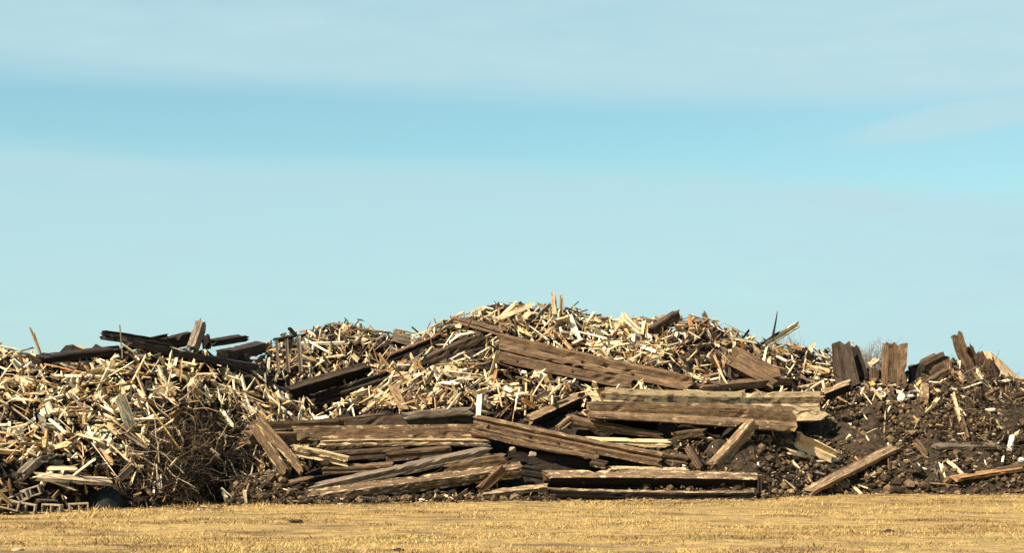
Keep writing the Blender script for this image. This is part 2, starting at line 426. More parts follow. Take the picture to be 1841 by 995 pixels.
T('timber_post', 'post', 'black post stub right behind the leaning brown post', (370, 628, 's-.3'), (368, 601, 's-.3'), 14, 0.26, 0, DK, .05)
T('weathered_timber', 'beam', 'dark round ended beam on top of the right end of the left crest', (374, 617, 's'), (438, 607, 's'), 15, 0.35, 8, DK, .1)
T('weathered_timber', 'beam', 'thick black beam with a pale sawn end at the right end of the left crest', (396, 641, 's.1'), (467, 624, 's.1'), 24, 0.35, 8, (.04, .026, .017), .08, endtint=TN)
T('stick', 'stick', 'thin grey stick standing upright above the left crest', (220, 645, 's.6'), (215, 584, 's.6'), 3, 0.03, 0, GR, .1, ragged=.02, sub=(2, 2))
# -- back heap
T('plank', 'plank', 'short dark plank lying level on the crest of the back heap', (494, 612, 8.2), (524, 606, 8.3), 9, 0.3, 0, DK, .05)
T('plank', 'plank', 'dark plank end poking up left over the back heap', (518, 589, 8.6), (534, 606, 8.6), 7, 0.1, 0, DK, .05)
T('plank', 'plank', 'dark plank poking up right from the crest of the back heap', (570, 604, 8.7), (589, 584, 8.8), 6, 0.1, 0, DK, .05)
T('branch', 'branch', 'thin crooked twig reaching right above the back heap peak', (632, 592, 8.8), (646, 576, 8.8), 2.5, 0.03, 0, BR, .1, sub=(2, 2))
T('weathered_timber', 'beam', 'grey box like beam end on the saddle between back heap and centre heap', (702, 606, 8.5), (738, 616, 8.5), 19, 0.5, -8, GR, .05)
T('metal_rod', 'rod', 'dark thin bar slanting up left between the back heap and centre heap', (740, 588, 8), (762, 608, 8), 3.5, 0.05, 0, DK, 0, sub=(2, 2), ragged=.02)
# -- diagonal dark beams left of the centre peak
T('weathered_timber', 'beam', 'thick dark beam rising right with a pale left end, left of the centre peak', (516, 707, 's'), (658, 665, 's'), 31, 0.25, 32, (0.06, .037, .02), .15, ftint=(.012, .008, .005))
T('weathered_timber', 'beam', 'dark split beam lying just under the thick dark beam left of the centre peak', (558, 718, 's'), (700, 674, 's'), 18, 0.3, 6, DK, .2)
T('weathered_timber', 'beam', 'thin brown split beam, lowest of the three rising left of the centre peak', (570, 730, 's'), (652, 693, 's'), 9, 0.3, 15, BR, .2)
T('weathered_timber', 'beam', 'red brown beam rising right towards the centre peak with shade painted on its front', (698, 645, 's'), (796, 605, 's'), 23, 0.27, 32, (0.1, .05, .022), .25, ftint=(.012, .008, .005))
T('weathered_timber', 'beam', 'dark grey brown beam rising to the left end of the big sloping slab', (764, 652, 's'), (870, 606, 's'), 26, 0.4, 10, BR, .12)
T('weathered_timber', 'beam', 'thin dark beam under the dark grey brown beam near the big sloping slab', (716, 668, 's'), (876, 626, 's'), 9, 0.3, 10, DK, .15)
T('weathered_timber', 'beam', 'brown beam sloping down right on top of the centre peak', (820, 574, 's'), (912, 600, 's'), 14, 0.4, 5, MB, .3)
# -- the two big slabs sloping right
T('timber_slab', 'slab', 'largest brown slab sloping down right under the centre peak, upper of two', (894, 614, 's'), (1248, 692, 's'), 31, 0.7, -6, MB, .12, bolts=((-.06, -.1), (.05, .05), (.2, -.2)), planks=(2,), sub=(5, 3), rough=.02)
T('timber_slab', 'slab', 'narrower brown slab sloping down right directly under the largest slab', (893, 642, 's'), (1140, 694, 's'), 21, 0.5, -6, MB, .12, bolts=((-.35, 0), (.05, .1)), rough=.018)
T('stone', 'rock', 'pale rounded lump lying in the groove between the two big slabs', (1060, 669, 's'), (1077, 669, 's'), 9, 0.2, 0, WH, .3, ragged=.06, rough=.03)
# -- right of centre
T('timber_slab', 'slab', 'wide tilted panel of brown planks facing front under the right end of the centre heap', (1312, 642, 's'), (1398, 688, 's'), 46, 0.3, -32, MB, .1, planks=(2, 4), sub=(7, 3), rough=.02)
T('weathered_timber', 'beam', 'brown beam above the great weathered timber, rising slightly right to a dark end', (1252, 700, 's'), (1416, 684, 's'), 20, 0.4, 12, MB, .25)
T('timber_slab', 'slab', 'great weathered timber with flaking cream top, rear of the big pair', (1068, 726, 2.2), (1480, 732, 2.1), 56, 0.6, -5, LB, .74, rough=.017, groove=1.0, ragged=.35, planks=(2, 4), sub=(6, 4))
T('timber_slab', 'slab', 'brown squared timber in front of the great flaking one, dark right end', (1052, 737, 1.75), (1426, 756, 1.35), 30, 0.36, -4, LB, .32, taper=-.6, rough=.010, groove=.4, planks=(2,), sub=(5, 3))
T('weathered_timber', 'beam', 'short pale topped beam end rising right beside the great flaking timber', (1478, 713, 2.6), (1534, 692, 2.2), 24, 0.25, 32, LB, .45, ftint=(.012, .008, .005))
T('weathered_timber', 'beam', 'light brown beam rising right with shade painted on its front, below the big slabs', (948, 760, 2.4), (1042, 716, 3.0), 27, 0.3, 30, LB, .35, ftint=(.012, .008, .005))
# -- front stack, centre
T('weathered_timber', 'beam', 'long brown beam sloping down right across the front stack, upper of its pair', (850, 757, 1.9), (1194, 828, 0.9), 28, 0.4, 14, MB, .35, bolts=((-.2, -.1), (-.05, -.2)), rough=.018)
T('weathered_timber', 'beam', 'shorter brown beam under the long one sloping down right in the front stack', (843, 772, 1.7), (1078, 822, 1.1), 18, 0.35, 6, MB, .35)
T('split_timber', 'timber', 'tapering brown timber broken to a point below the big weathered pair', (1020, 757, 2.0), (1192, 784, 1.8), 26, 0.4, 18, MB, .35, taper=.6)
T('split_timber', 'timber', 'short wedge of brown wood propped at the broken timber left end', (1000, 772, 1.9), (1028, 752, 2.0), 12, 0.2, 0, LB, .2)
T('split_timber', 'timber', 'yellow splintered log with torn cream wood behind the long sloping beam', (1056, 793, 1.6), (1208, 798, 1.5), 17, 0.3, 18, (0.5, .32, .13), .8, ragged=.2, rough=.03)
T('weathered_timber', 'beam', 'dark brown beam tucked under the yellow splintered log', (1130, 812, 1.3), (1240, 828, 1.1), 17, 0.3, 10, BR, .25)
T('plank', 'plank', 'pale plank lying level right below the long sloping beam', (1092, 843, 0.9), (1238, 846, 0.8), 9, 0.3, 22, LB, .6)
T('weathered_timber', 'beam', 'straight beam with cream flaked top and shade painted on its front, second from the grass', (975, 866, 0.55), (1364, 870, 0.5), 40, 0.27, 40, LB, .45, bolts=((-.32, .2), (.42, .2)), ftint=(.012, .008, .005))
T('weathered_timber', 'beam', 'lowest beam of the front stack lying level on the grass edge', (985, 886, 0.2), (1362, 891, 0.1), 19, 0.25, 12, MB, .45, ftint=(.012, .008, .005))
T('timber_post', 'post', 'dark square post end standing at the right end of the level beams', (1366, 888, .3), (1366, 855, .3), 9, 0.2, 0, DK, .1)
T('weathered_timber', 'beam', 'tan beam leaning up right against the big squared timber', (1280, 844, 0.8), (1356, 760, 1.7), 22, 0.28, 0, LB, .4)
T('plank', 'plank', 'small tilted brown plank leaning left of the tan leaning beam', (1236, 806, 1.2), (1262, 846, .9), 9, 0.2, 0, MB, .3)
T('stick', 'stick', 'thin dark stick crossing in front of the tilted brown plank', (1244, 802, 1.0), (1264, 838, .8), 4, 0.05, 0, DK, .1, sub=(2, 2))
# -- front stack, left
T('weathered_timber', 'beam', 'topmost dark brown beam of the left front stack with a notch in its top', (548, 770, 2.2), (852, 748, 2.6), 31, 0.5, -2, BR, .15, rough=.02)
T('timber_slab', 'slab', 'short dark plank resting on the right end of the topmost stack beam', (722, 750, 2.3), (848, 740, 2.4), 17, 0.35, 5, GR, .12)
T('weathered_timber', 'beam', 'level brown beam with a pale square left end, second in the left front stack', (523, 781, 1.7), (878, 776, 1.8), 27, 0.4, -3, MB, .4, endtint=CR)
T('weathered_timber', 'beam', 'brown beam end passing left behind the leaning pair of timbers', (434, 788, 1.55), (560, 786, 1.75), 27, 0.4, 10, MB, .15)
T('weathered_timber', 'beam', 'brown beam lying level above the leaning pair, leftmost of the stack', (446, 768, 1.9), (612, 762, 2.1), 18, 0.35, -2, MB, .15)
T('weathered_timber', 'beam', 'thin cream flecked beam lying level, third in the left front stack', (570, 798, 1.4), (880, 797, 1.5), 17, 0.35, 10, LB, .6)
T('weathered_timber', 'beam', 'left timber of the leaning pair with torn cream edge', (452, 760, 1.3), (516, 854, 0.7), 20, 0.2, 0, MB, .45)
T('weathered_timber', 'beam', 'right timber of the leaning pair, longer and crossing the stack', (460, 752, 1.2), (544, 848, 0.6), 19, 0.2, 0, LB, .4)
T('split_timber', 'timber', 'hollow split timber with cream rims lying on the left front stack', (524, 810, 0.9), (626, 832, 0.8), 24, 0.3, 8, MB, .7, rough=.03)
T('weathered_timber', 'beam', 'short brown beam behind the hollow split timber', (572, 846, 0.8), (704, 840, 0.9), 19, 0.3, 10, MB, .25)
T('plank', 'plank', 'dark weathered plank in the recess of the left front stack', (596, 820, 1.3), (730, 812, 1.3), 21, 0.3, 10, BR, .15)
T('plank', 'plank', 'second dark plank in the recess, right of the first', (690, 822, 1.2), (818, 812, 1.2), 22, 0.3, 10, BR, .2)
T('weathered_timber', 'beam', 'long straight grey brown beam rising right through the left front stack', (542, 886, 0.5), (880, 812, 1.0), 22, 0.35, 12, GR, .25)
T('weathered_timber', 'beam', 'broad front beam with a pale worn top rising right from the grass edge', (548, 898, 0.15), (938, 846, 0.7), 31, 0.4, 20, MB, .45, rough=.02)
T('weathered_timber', 'beam', 'short brown beam wedged above the broad front beam', (795, 842, 0.8), (910, 826, 0.9), 24, 0.35, 8, MB, .2)
T('plank', 'plank', 'short board leaning against the right end of the broad front beam', (862, 884, 0.1), (908, 842, 0.4), 19, 0.08, 0, RB, .2)
T('plank', 'plank', 'pale narrow board lying at the grass edge left of the lowest beam', (862, 890, 0.1), (988, 876, 0.3), 15, 0.25, 18, LB, .55)
T('plank', 'plank', 'weathered short plank on soil at the foot of the leaning pair', (512, 872, 0.5), (560, 858, 0.5), 8, 0.2, 10, MB, .3)
T('stick', 'stick', 'dark stick leaning right at the grass edge below the broad front beam', (812, 902, -.1), (842, 880, .1), 5, 0.06, 0, BR, .2, sub=(2, 2))
T('split_timber', 'timber', 'near black timber stub added to darken the gap under the long sloping beam', (905, 822, 1.6), (1075, 838, 1.5), 22, 0.4, 0, DK, .1)  # near-black timber added so the gap reads as deep shade
T('split_timber', 'timber', 'near black splintered board added to darken the gap beside the broad front beam', (930, 846, 1.3), (1010, 858, 1.2), 16, 0.3, 0, DK, .15, ragged=.3)  # added in near-black to stand for the shade of the gap
T('split_timber', 'timber', 'near black timber added to darken the gap between the two leaning timbers and the long grey beam', (556, 868, 1.1), (690, 852, 1.3), 18, 0.3, 0, DK, .15, ragged=.3)  # added filler, its dark colour painting the shade in the stack
T('split_timber', 'timber', 'near black timber end added to darken the gap behind the broken pointed timber', (1100, 776, 2.6), (1240, 786, 2.5), 20, 0.3, 0, DK, .1, ragged=.3)  # added dark piece, blackens the shaded void behind
T('split_timber', 'timber', 'short broken chunk of beam lying in soil behind the tan leaning beam', (1206, 786, 1.4), (1266, 778, 1.6), 15, 0.25, 0, MB, .35, ragged=.3)
T('split_timber', 'timber', 'small block of beam sitting on the pale level plank', (1062, 832, 1.0), (1092, 838, .9), 16, 0.25, 0, BR, .3, ragged=.2)
T('plank', 'plank', 'thin splintered plank lying on top of the left front stack', (600, 758, 2.2), (700, 745, 2.4), 9, 0.25, 10, BR, .3, ragged=.3)
# -- upright blocks on the right skyline
T('timber_slab', 'slab', 'dark upright slab with a peaked top, leftmost of the skyline blocks', (1527, 702, 4.3), (1513, 617, 4.6), 48, 0.35, 0, (0.06, .04, .024), .1, rough=.03, ragged=.2, taper=.25)
T('timber_slab', 'slab', 'narrow dark slab added as the shaded right side of the leftmost skyline block', (1560, 696, 4.7), (1534, 624, 4.9), 19, 0.5, 0, DK, .05)  # separate slab whose dark colour paints the block's shaded right face
T('timber_post', 'post', 'upright block of grooved brown timbers on the right skyline', (1607, 708, 4.4), (1612, 616, 4.4), 46, 0.5, 0, MB, .2, rough=.03, planks=(1, 3), sub=(5, 4), ragged=.12)
T('weathered_timber', 'beam', 'dark block of planks tilted up right beside the grooved upright block', (1648, 672, 4.6), (1702, 645, 4.8), 32, 0.6, -6, BR, .15, rough=.025, planks=(2,))
T('timber_post', 'post', 'black block added as the shadow at the left end of the tilted dark block', (1653, 708, 4.5), (1650, 658, 4.6), 27, 0.4, 0, DK, .03)  # added block, its black colour stands for the upright block's cast shadow
T('plank', 'plank', 'low brown board wedged in soil under the tilted dark block', (1668, 690, 4.0), (1706, 668, 4.4), 12, 0.2, 0, MB, .2)
T('plank', 'plank', 'short upright brown board between the tilted dark block and the tallest leaning timber', (1706, 682, 4.4), (1704, 648, 4.5), 13, 0.1, 0, MB, .25)
T('plank', 'plank', 'pale board end leaning left of the foot of the tallest leaning timber', (1722, 668, 4.3), (1738, 690, 4.0), 9, 0.1, 0, TN, .4)
T('plank', 'plank', 'dark board jutting right from the soil at the far right edge', (1810, 716, 4.0), (1850, 708, 4.0), 13, 0.2, 0, BR, .2)
T('plank', 'plank', 'grey brown board sloping down left on the upper right soil', (1768, 716, 3.6), (1796, 700, 3.8), 13, 0.2, 15, MB, .2)
T('weathered_timber', 'beam', 'small pale topped beam end between the two upright skyline blocks', (1564, 658, 4.8), (1582, 646, 4.8), 10, 0.3, 20, TN, .5)
T('timber_post', 'post', 'short dark post in the soil between the upright skyline blocks', (1572, 690, 4.6), (1574, 664, 4.6), 18, 0.3, 0, BR, .15)
T('timber_post', 'post', 'tallest leaning timber on the right skyline with a jagged top', (1746, 668, 4.8), (1720, 598, 4.8), 21, 0.3, 0, MB, .25, rough=.022, planks=(2,), ragged=.12)
T('plank', 'plank', 'first dark board stepping down right of the tallest leaning timber', (1760, 660, 5.0), (1742, 620, 5.0), 13, 0.2, 0, BR, .1)
T('plank', 'plank', 'second dark board stepping down right of the tallest leaning timber', (1776, 662, 5.0), (1760, 634, 5.0), 14, 0.2, 0, BR, .15)
T('plank', 'plank', 'rightmost dark slab of the stepped boards on the right skyline', (1795, 678, 5.0), (1774, 650, 5.0), 20, 0.2, 0, BR, .1)
T('stick', 'stick', 'thin dark stick with a pale tip on the far right skyline', (1798, 690, 4.9), (1784, 640, 4.9), 3.5, 0.04, 0, DK, .1, sub=(2, 2))
T('timber_post', 'post', 'pale cut stump end standing in soil below the tilted dark block', (1664, 724, 's-.2'), (1664, 694, 's-.2'), 16, 0.25, 0, LB, .4)
T('plank', 'plank', 'cream faced board standing steeply in the right soil slope, upper piece', (1714, 710, 's-.2'), (1728, 760, 's-.2'), 11, 0.08, 0, TN, .75)
T('plank', 'plank', 'brown board standing steeply in the right soil slope, lower piece', (1728, 748, 's-.2'), (1740, 792, 's-.2'), 15, 0.1, 0, MB, .25)
T('weathered_timber', 'beam', 'tan beam lying diagonally on the soil from grass edge up right', (1452, 888, 's-.2'), (1612, 806, 's-.2'), 16, 0.3, 18, LB, .35)
T('plank', 'plank', 'level grey brown slab lying on the right soil slope', (1680, 804, 's-.2'), (1800, 802, 's-.2'), 13, 0.35, 12, GR, .15)
T('weathered_timber', 'beam', 'orange brown split beam low on the right soil near the grass', (1716, 862, 's-.2'), (1842, 842, 's-.2'), 12, 0.3, 15, (0.32, .17, .07), .35)
T('plank', 'plank', 'dark plank crossing above the orange brown split beam', (1790, 846, 's-.2'), (1850, 838, 's-.2'), 9, 0.2, 10, BR, .2)
T('plank', 'plank', 'short brown board sloping down right on the soil above the diagonal beam', (1648, 796, 's-.2'), (1668, 822, 's-.2'), 15, 0.1, 0, MB, .2)
T('plank', 'plank', 'pale lath sloping down right on the lower right soil', (1702, 828, 's-.2'), (1732, 854, 's-.2'), 7, 0.06, 0, CR, .4)
T('plank', 'plank', 'thin pale lath lying at the grass edge on the right soil', (1536, 876, 's-.2'), (1550, 890, 's-.2'), 5, 0.05, 0, CR, .4)
T('stick', 'stick', 'pale thin stick standing upright in the middle of the right soil slope', (1590, 780, 's-.2'), (1592, 738, 's-.2'), 4.5, 0.05, 0, TN, .3, sub=(2, 2))
T('split_timber', 'timber', 'cream broken log with torn white fibres lying on the soil', (1428, 788, 's-.2'), (1508, 824, 's-.2'), 40, 0.35, 16, (0.78, .60, .34), .9, ragged=.22, rough=.05, taper=.25)
T('split_timber', 'timber', 'bright white splinter slab under the cream broken log', (1416, 812, 's-.2'), (1464, 824, 's-.2'), 14, 0.2, 25, WH, .7, ragged=.2, rough=.03)
T('split_timber', 'timber', 'small white splinter at the lower end of the cream broken log', (1466, 830, 's-.2'), (1510, 828, 's-.2'), 6, 0.12, 20, WH, .7, ragged=.1)
# -- pieces on the skyline of the centre heap
T('timber_post', 'post', 'left and taller of two cream posts standing on the centre peak', (998, 568, 's'), (995, 526, 's'), 10, 0.14, 0, TN, .4, ragged=.03)
T('timber_post', 'post', 'right and shorter of two cream posts standing on the centre peak', (1010, 566, 's'), (1009, 530, 's'), 7, 0.12, 0, TN, .3, ragged=.03)
T('plank', 'plank', 'dark plank leaning against the left side of the two cream posts', (966, 570, 's'), (990, 546, 's'), 9, 0.1, 0, GR, .2)
T('weathered_timber', 'beam', 'dark beam jutting up right over the crest between centre peak and right spike', (1166, 598, 's'), (1220, 563, 's'), 15, 0.25, 0, BR, .1)
T('plank', 'plank', 'dark brown spike of board pointing up left on the centre heap crest', (1290, 610, 's'), (1264, 562, 's'), 11, 0.06, 0, BR, .15, taper=.75)
T('plank', 'plank', 'thin black spike standing upright near the pale plank on the right crest', (1388, 614, 's'), (1398, 560, 's'), 7, 0.05, 0, DK, .05, taper=.7)
T('plank', 'plank', 'long pale plank jutting up right on the right crest', (1374, 622, 's'), (1436, 583, 's'), 13, 0.08, 0, CR, .3)
T('plank', 'plank', 'dark narrow plank lying along the pale plank on the right crest', (1366, 622, 's'), (1402, 598, 's'), 6, 0.06, 0, DK, .05)
T('plank', 'plank', 'short dark plank poking up right, left of the right crest spike', (1332, 614, 's'), (1347, 594, 's'), 5, 0.06, 0, DK, .05)
T('plank', 'plank', 'cream plank pointing up left from the crest right of the centre peak', (1120, 566, 's'), (1152, 598, 's'), 12, 0.08, 0, CR, .3)
T('plank', 'plank', 'yellow board under the two cream posts touching the largest slab', (930, 588, 's'), (962, 608, 's'), 9, 0.08, 0, (0.62, .46, .2), .3)
T('plank', 'plank', 'broad pale plank rising right at the left shoulder of the centre peak', (900, 572, 's'), (930, 546, 's'), 13, 0.1, 0, CR, .3)
T('stick', 'stick', 'tall pale stick standing upright below the big sloping slabs', (944, 750, 's'), (947, 672, 's'), 6, 0.06, 0, (0.6, .44, .22), .2, sub=(2, 2))
T('plank', 'plank', 'long pale lath slanting across the scrap left of the big sloping slabs', (842, 700, 's'), (890, 664, 's'), 7, 0.06, 0, CR, .3)
T('plank', 'plank', 'pale lath slanting up right below the three dark diagonal beams', (668, 708, 's'), (712, 668, 's'), 6, 0.06, 0, CR, .2)
# -- left heap
T('wood_panel', 'panel', 'wide pale warped panel lying nearly flat low on the left heap', (58, 858, 's-.2'), (198, 868, 's-.2'), 16, 0.9, 16, (0.36, .27, .17), .3, ragged=.12, rough=.03, sub=(2, 6))
T('plank', 'plank', 'pale plank under the warped panel sloping down right on the left heap', (70, 860, 0.2), (138, 882, 0.0), 5, 0.12, 10, CR, .3)
T('log', 'log', 'grey brown log sloping up right beside the warped pale panel', (32, 858, 's'), (66, 828, 's'), 16, 0.22, 0, GR, .1)
T('log', 'log', 'short grey brown log lying level at the top of the sloping log', (60, 828, 's'), (84, 826, 's'), 13, 0.2, 0, GR, .1)
T('plank', 'plank', 'yellow pale plank at the left edge sloping down to the hollow blocks', (-6, 884, -.4), (20, 908, -.4), 9, 0.12, 0, TN, .4)
T('plank', 'plank', 'pale board standing upright on the left heap beside the brush', (287, 852, .4), (289, 888, .2), 7, 0.06, 0, WH, .3)
T('plank', 'plank', 'narrow pale lath upright left of the upright pale board', (277, 866, .4), (276, 892, .2), 4.5, 0.06, 0, WH, .3)
T('plank', 'plank', 'dark brown plank slanting down right at the brush foot', (246, 866, .4), (276, 894, .1), 7, 0.1, 0, MB, .2)
T('plank', 'plank', 'pale squared board upright in the left heap above the grey log', (97, 782, 's'), (91, 816, 's'), 9, 0.1, 0, CR, .4)
T('plank', 'plank', 'pale vertical board with side stub high on the left heap', (83, 712, 's'), (80, 762, 's'), 8, 0.08, 0, CR, .3)
T('plank', 'plank', 'upper of two parallel pale boards sloping down right on the left heap', (241, 718, 's'), (271, 736, 's'), 9, 0.08, 0, CR, .35)
T('plank', 'plank', 'lower of two parallel pale boards sloping down right on the left heap', (230, 714, 's'), (263, 742, 's'), 9, 0.08, 0, CR, .35)
T('plank', 'plank', 'long pale lath sloping down right high on the left heap', (234, 690, 's'), (262, 718, 's'), 8, 0.07, 0, CR, .3)
T('plank', 'plank', 'orange brown plank rising right above the brush on the left heap', (302, 752, 's'), (326, 736, 's'), 10, 0.1, 0, (0.42, .2, .07), .2)

# ------------------------------------------------------------------ boxes, blocks and other single things
def box_mesh(bs):
    v, f = [], []
    for (x0, y0, z0, x1, y1, z1) in bs:
        n = len(v)
        v += [(x0, y0, z0), (x1, y0, z0), (x1, y1, z0), (x0, y1, z0), (x0, y0, z1), (x1, y0, z1), (x1, y1, z1), (x0, y1, z1)]
        f += [tuple(n+i for i in q) for q in ((0, 3, 2, 1), (4, 5, 6, 7), (0, 1, 5, 4), (1, 2, 6, 5), (2, 3, 7, 6), (3, 0, 4, 7))]
    return v, f
BLOCK = box_mesh([(-.2, -.1, -.1, .2, .1, -.065), (-.2, -.1, .065, .2, .1, .1), (-.2, -.1, -.065, -.165, .1, .065), (-.018, -.1, -.065, .018, .1, .065), (.165, -.1, -.065, .2, .1, .065)])
def block(px, py, o, tilt, yaw, label, s=1.0):
    v, f = BLOCK
    m = Matrix.Translation(P(px, py, o)) @ Matrix.Rotation(R(yaw), 4, 'Z') @ Matrix.Rotation(R(tilt), 4, 'Y') @ Matrix.Scale(s, 4)
    ob = link_mesh('concrete_block', v, f, M_CONC, mw=m)
    bv = ob.modifiers.new('bevel', 'BEVEL'); bv.width = 0.008; bv.segments = 1
    tag(ob, label, 'block', 'hollow blocks at the foot of the left heap')
block(17, 908, -.25, 14, 8, 'hollow concrete block at the left picture edge, lowest row, first from the left')
block(47, 914, -.25, 10, 5, 'hollow concrete block sloping in the lowest row, beside the leftmost one')
block(94, 916, -.2, 3, -4, 'lone hollow concrete block with two clear openings near the grass')
block(141, 914, -.2, -2, 20, 'hollow concrete block turned aside, beside the dark plastic sheet')
block(34, 897, .1, -24, 5, 'hollow concrete block tilted up right in the upper row')
block(56, 886, .25, -18, 5, 'hollow concrete block highest of all, at the right of the upper row')

def lump(name, cat, label, px, py, o, sx, sy, sz, mat, seed, jag=0.22, n=2, sink=0.0):
    import bmesh
    bm = bmesh.new(); bmesh.ops.create_icosphere(bm, subdivisions=n, radius=1)
    rg = random.Random(seed)
    for v in bm.verts:
        k = 1+rg.uniform(-jag, jag)
        v.co = Vector((v.co.x*sx*k, v.co.y*sy*k, v.co.z*sz*k))
    me = bpy.data.meshes.new(name); bm.to_mesh(me); bm.free(); me.materials.append(mat)
    ob = bpy.data.objects.new(name, me); COL.objects.link(ob); ob.location = P(px, py, o); ob.location.z -= sink
    tag(ob, label, cat); return ob
lump('concrete_chunk', 'rubble', 'rounded grey rubble lump right of the short level log', 99, 833, 1.2, .17, .15, .1, M_CONC, 3)
lump('concrete_chunk', 'rubble', 'grey rubble chunk in the dark recess of the centre front stack', 921, 809, 1.3, .08, .07, .065, M_CONC, 4)
lump('concrete_chunk', 'rubble', 'smaller rubble chunk right of the one in the dark recess', 957, 818, 1.2, .09, .07, .07, M_CONC, 5)
lump('bag', 'bag', 'small white plastic bag on the soil below the grooved upright block', 1620, 716, 3.4, .11, .1, .13, M_WHITE, 6)
lump('bag', 'bag', 'crumpled small white bag piece right of the larger white bag', 1637, 713, 3.5, .1, .08, .05, M_WHITE, 7)
lump('rock', 'rock', 'white stone on the right soil at the picture edge', 1836, 829, 1.2, .1, .09, .09, M_WHITE, 8, .12)
for i, (px, py, lab) in enumerate(((1648, 845, 'brown rounded clump on the soil right of the diagonal beam'), (1770, 873, 'brown earth clump under the orange brown split beam'))):
    lump('earth_clump', 'soil clump', lab, px, py, .5, .17, .15, .12, M_SOIL, 20+i)

def cylinder_thing(name, cat, label, a, b, r, mat, n=14):
    p0, p1 = P(*a), P(*b); L = (p1-p0).length
    v = []; f = []
    for x in (-L/2, L/2):
        for i in range(n):
            t = i*2*math.pi/n; v.append((x, r*math.cos(t), r*math.sin(t)))
    for x in (-L/2+.02, L/2-.02):
        for i in range(n):
            t = i*2*math.pi/n; v.append((x, .8*r*math.cos(t), .8*r*math.sin(t)))
    for i in range(n):
        j = (i+1) % n
        f += [(i, j, n+j, n+i), (2*n+i, 3*n+i, 3*n+j, 2*n+j), (i, 2*n+i, 2*n+j, j), (n+i, n+j, 3*n+j, 3*n+i)]
    ob = link_mesh(name, v, f, mat, mw=axis_matrix(p0, p1)); tag(ob, label, cat)
cylinder_thing('plastic_pipe', 'pipe', 'short white plastic pipe leaning on the right soil slope', (1814, 814, 1.5), (1820, 786, 1.8), .075, M_WHITE)

def crumple(name, cat, label, px, py, o, sx, sy, sz, mat, seed):
    n = 26; xs = np.linspace(-1, 1, n); XX, YY = np.meshgrid(xs, xs)
    r2 = XX**2+YY**2
    Z = np.clip(1-r2, 0, 1)**.6+0.5*fbm(XX*2.5+seed, YY*2.5, 4)*np.clip(1.2-r2, 0, 1)
    v = np.stack([XX*sx, YY*sy, Z*sz], -1).reshape(-1, 3)
    f = [(i*n+j, i*n+j+1, (i+1)*n+j+1, (i+1)*n+j) for i in range(n-1) for j in range(n-1) if r2[i, j] < 1.15]
    ob = link_mesh(name, v, f, mat, mw=Matrix.Translation(P(px, py, o))); tag(ob, label, cat)
    sm = ob.modifiers.new('solid', 'SOLIDIFY'); sm.thickness = 0.006
crumple('plastic_sheet', 'sheet', 'crumpled dark green plastic sheet at the foot of the left heap', 188, 918, .35, .42, .4, .5, M_TARP, 2)

# pallet standing on the back heap
pal = bpy.data.objects.new('wooden_pallet', None); COL.objects.link(pal)
pal.matrix_world = Matrix.Translation(P(524, 640, 7.2)) @ Matrix.Rotation(R(8), 4, 'Z') @ Matrix.Rotation(R(-4), 4, 'Y')
tag(pal, 'grey broken pallet standing on edge with upright slats on the back heap', 'pallet')
def part(parent, name, L, H, W, loc, rot, tint, wear=.2):
    rg = random.Random(hash((loc, L)) & 0xffff)
    v, f, uv, ns = sweep(L, H, W, rg, 4, (2, 2), .006, .02)
    o = link_mesh(name, v, f, WOOD, uv, [tint]*len(f), wear, occ=False); o.parent = parent; o.location = loc; o.rotation_euler = rot
for x in (-.36, -.1, .22): part(pal, 'slat', .9, .09+.03*(x > 0), .025, (x, -.06, 0), (0, R(90), 0), GR)
for z in (-.2, .15): part(pal, 'stringer', .95, .07, .05, (0, 0, z), (0, 0, 0), TN)

# chip mound on the far right
def chip_mound():
    n = 60; XX, YY = np.meshgrid(np.linspace(-1, 1, n), np.linspace(-1, 1, n)); r = np.sqrt(XX**2+YY**2)
    Z = np.clip(1-r, -.1, 1)*3.75+.35*fbm(XX*5, YY*5, 5)*np.clip(1.1-r, 0, 1)
    c = unproj(1772, 700, 12); v = np.stack([XX*5.6+c.x, YY*5.6+c.y, Z], -1).reshape(-1, 3)
    f = [(i*n+j, i*n+j+1, (i+1)*n+j+1, (i+1)*n+j) for i in range(n-1) for j in range(n-1)]
    tag(link_mesh('chip_mound', v, f, M_CHIPS), 'pale mound of wood chips behind the soil at the far right', kind='structure')
chip_mound()

# ------------------------------------------------------------------ loose boards
PAL = {'cream': (0.70, 0.52, 0.28), 'pale': (0.84, 0.71, 0.46), 'yellow': (0.58, 0.37, 0.12), 'tan': (0.32, 0.19, 0.085), 'orange': (0.33, 0.155, 0.052),
       'brown': (0.12, 0.07, 0.036), 'grey': (0.19, 0.145, 0.10), 'dark': (0.028, 0.018, 0.011)}
def pick(w):
    ks = list(w); return rng.choices(ks, [w[k] for k in ks])[0]
MIX = {'left': dict(cream=27, pale=22, yellow=4, tan=18, orange=3, brown=14, grey=5, dark=9),
       'back': dict(cream=14, pale=10, yellow=2, tan=14, orange=3, brown=30, grey=15, dark=20),
       'centre': dict(cream=27, pale=20, yellow=3, tan=18, orange=3, brown=14, grey=8, dark=9),
       'right': dict(cream=18, pale=10, yellow=3, tan=16, orange=3, brown=26, grey=10, dark=20),
       'under': dict(dark=74, brown=20, tan=4, grey=2),  # mostly near-black lower layer, paints shade into the gaps
       'soil': dict(cream=12, pale=10, tan=26, brown=32, grey=12, dark=8)}
def surf_normal(X, Y):
    e = 0.15; dzx = (H_all(X+e, Y)-H_all(X-e, Y))/(2*e); dzy = (H_all(X, Y+e)-H_all(X, Y-e))/(2*e)
    return Vector((-float(dzx), -float(dzy), 1)).normalized()
BOARDS = []
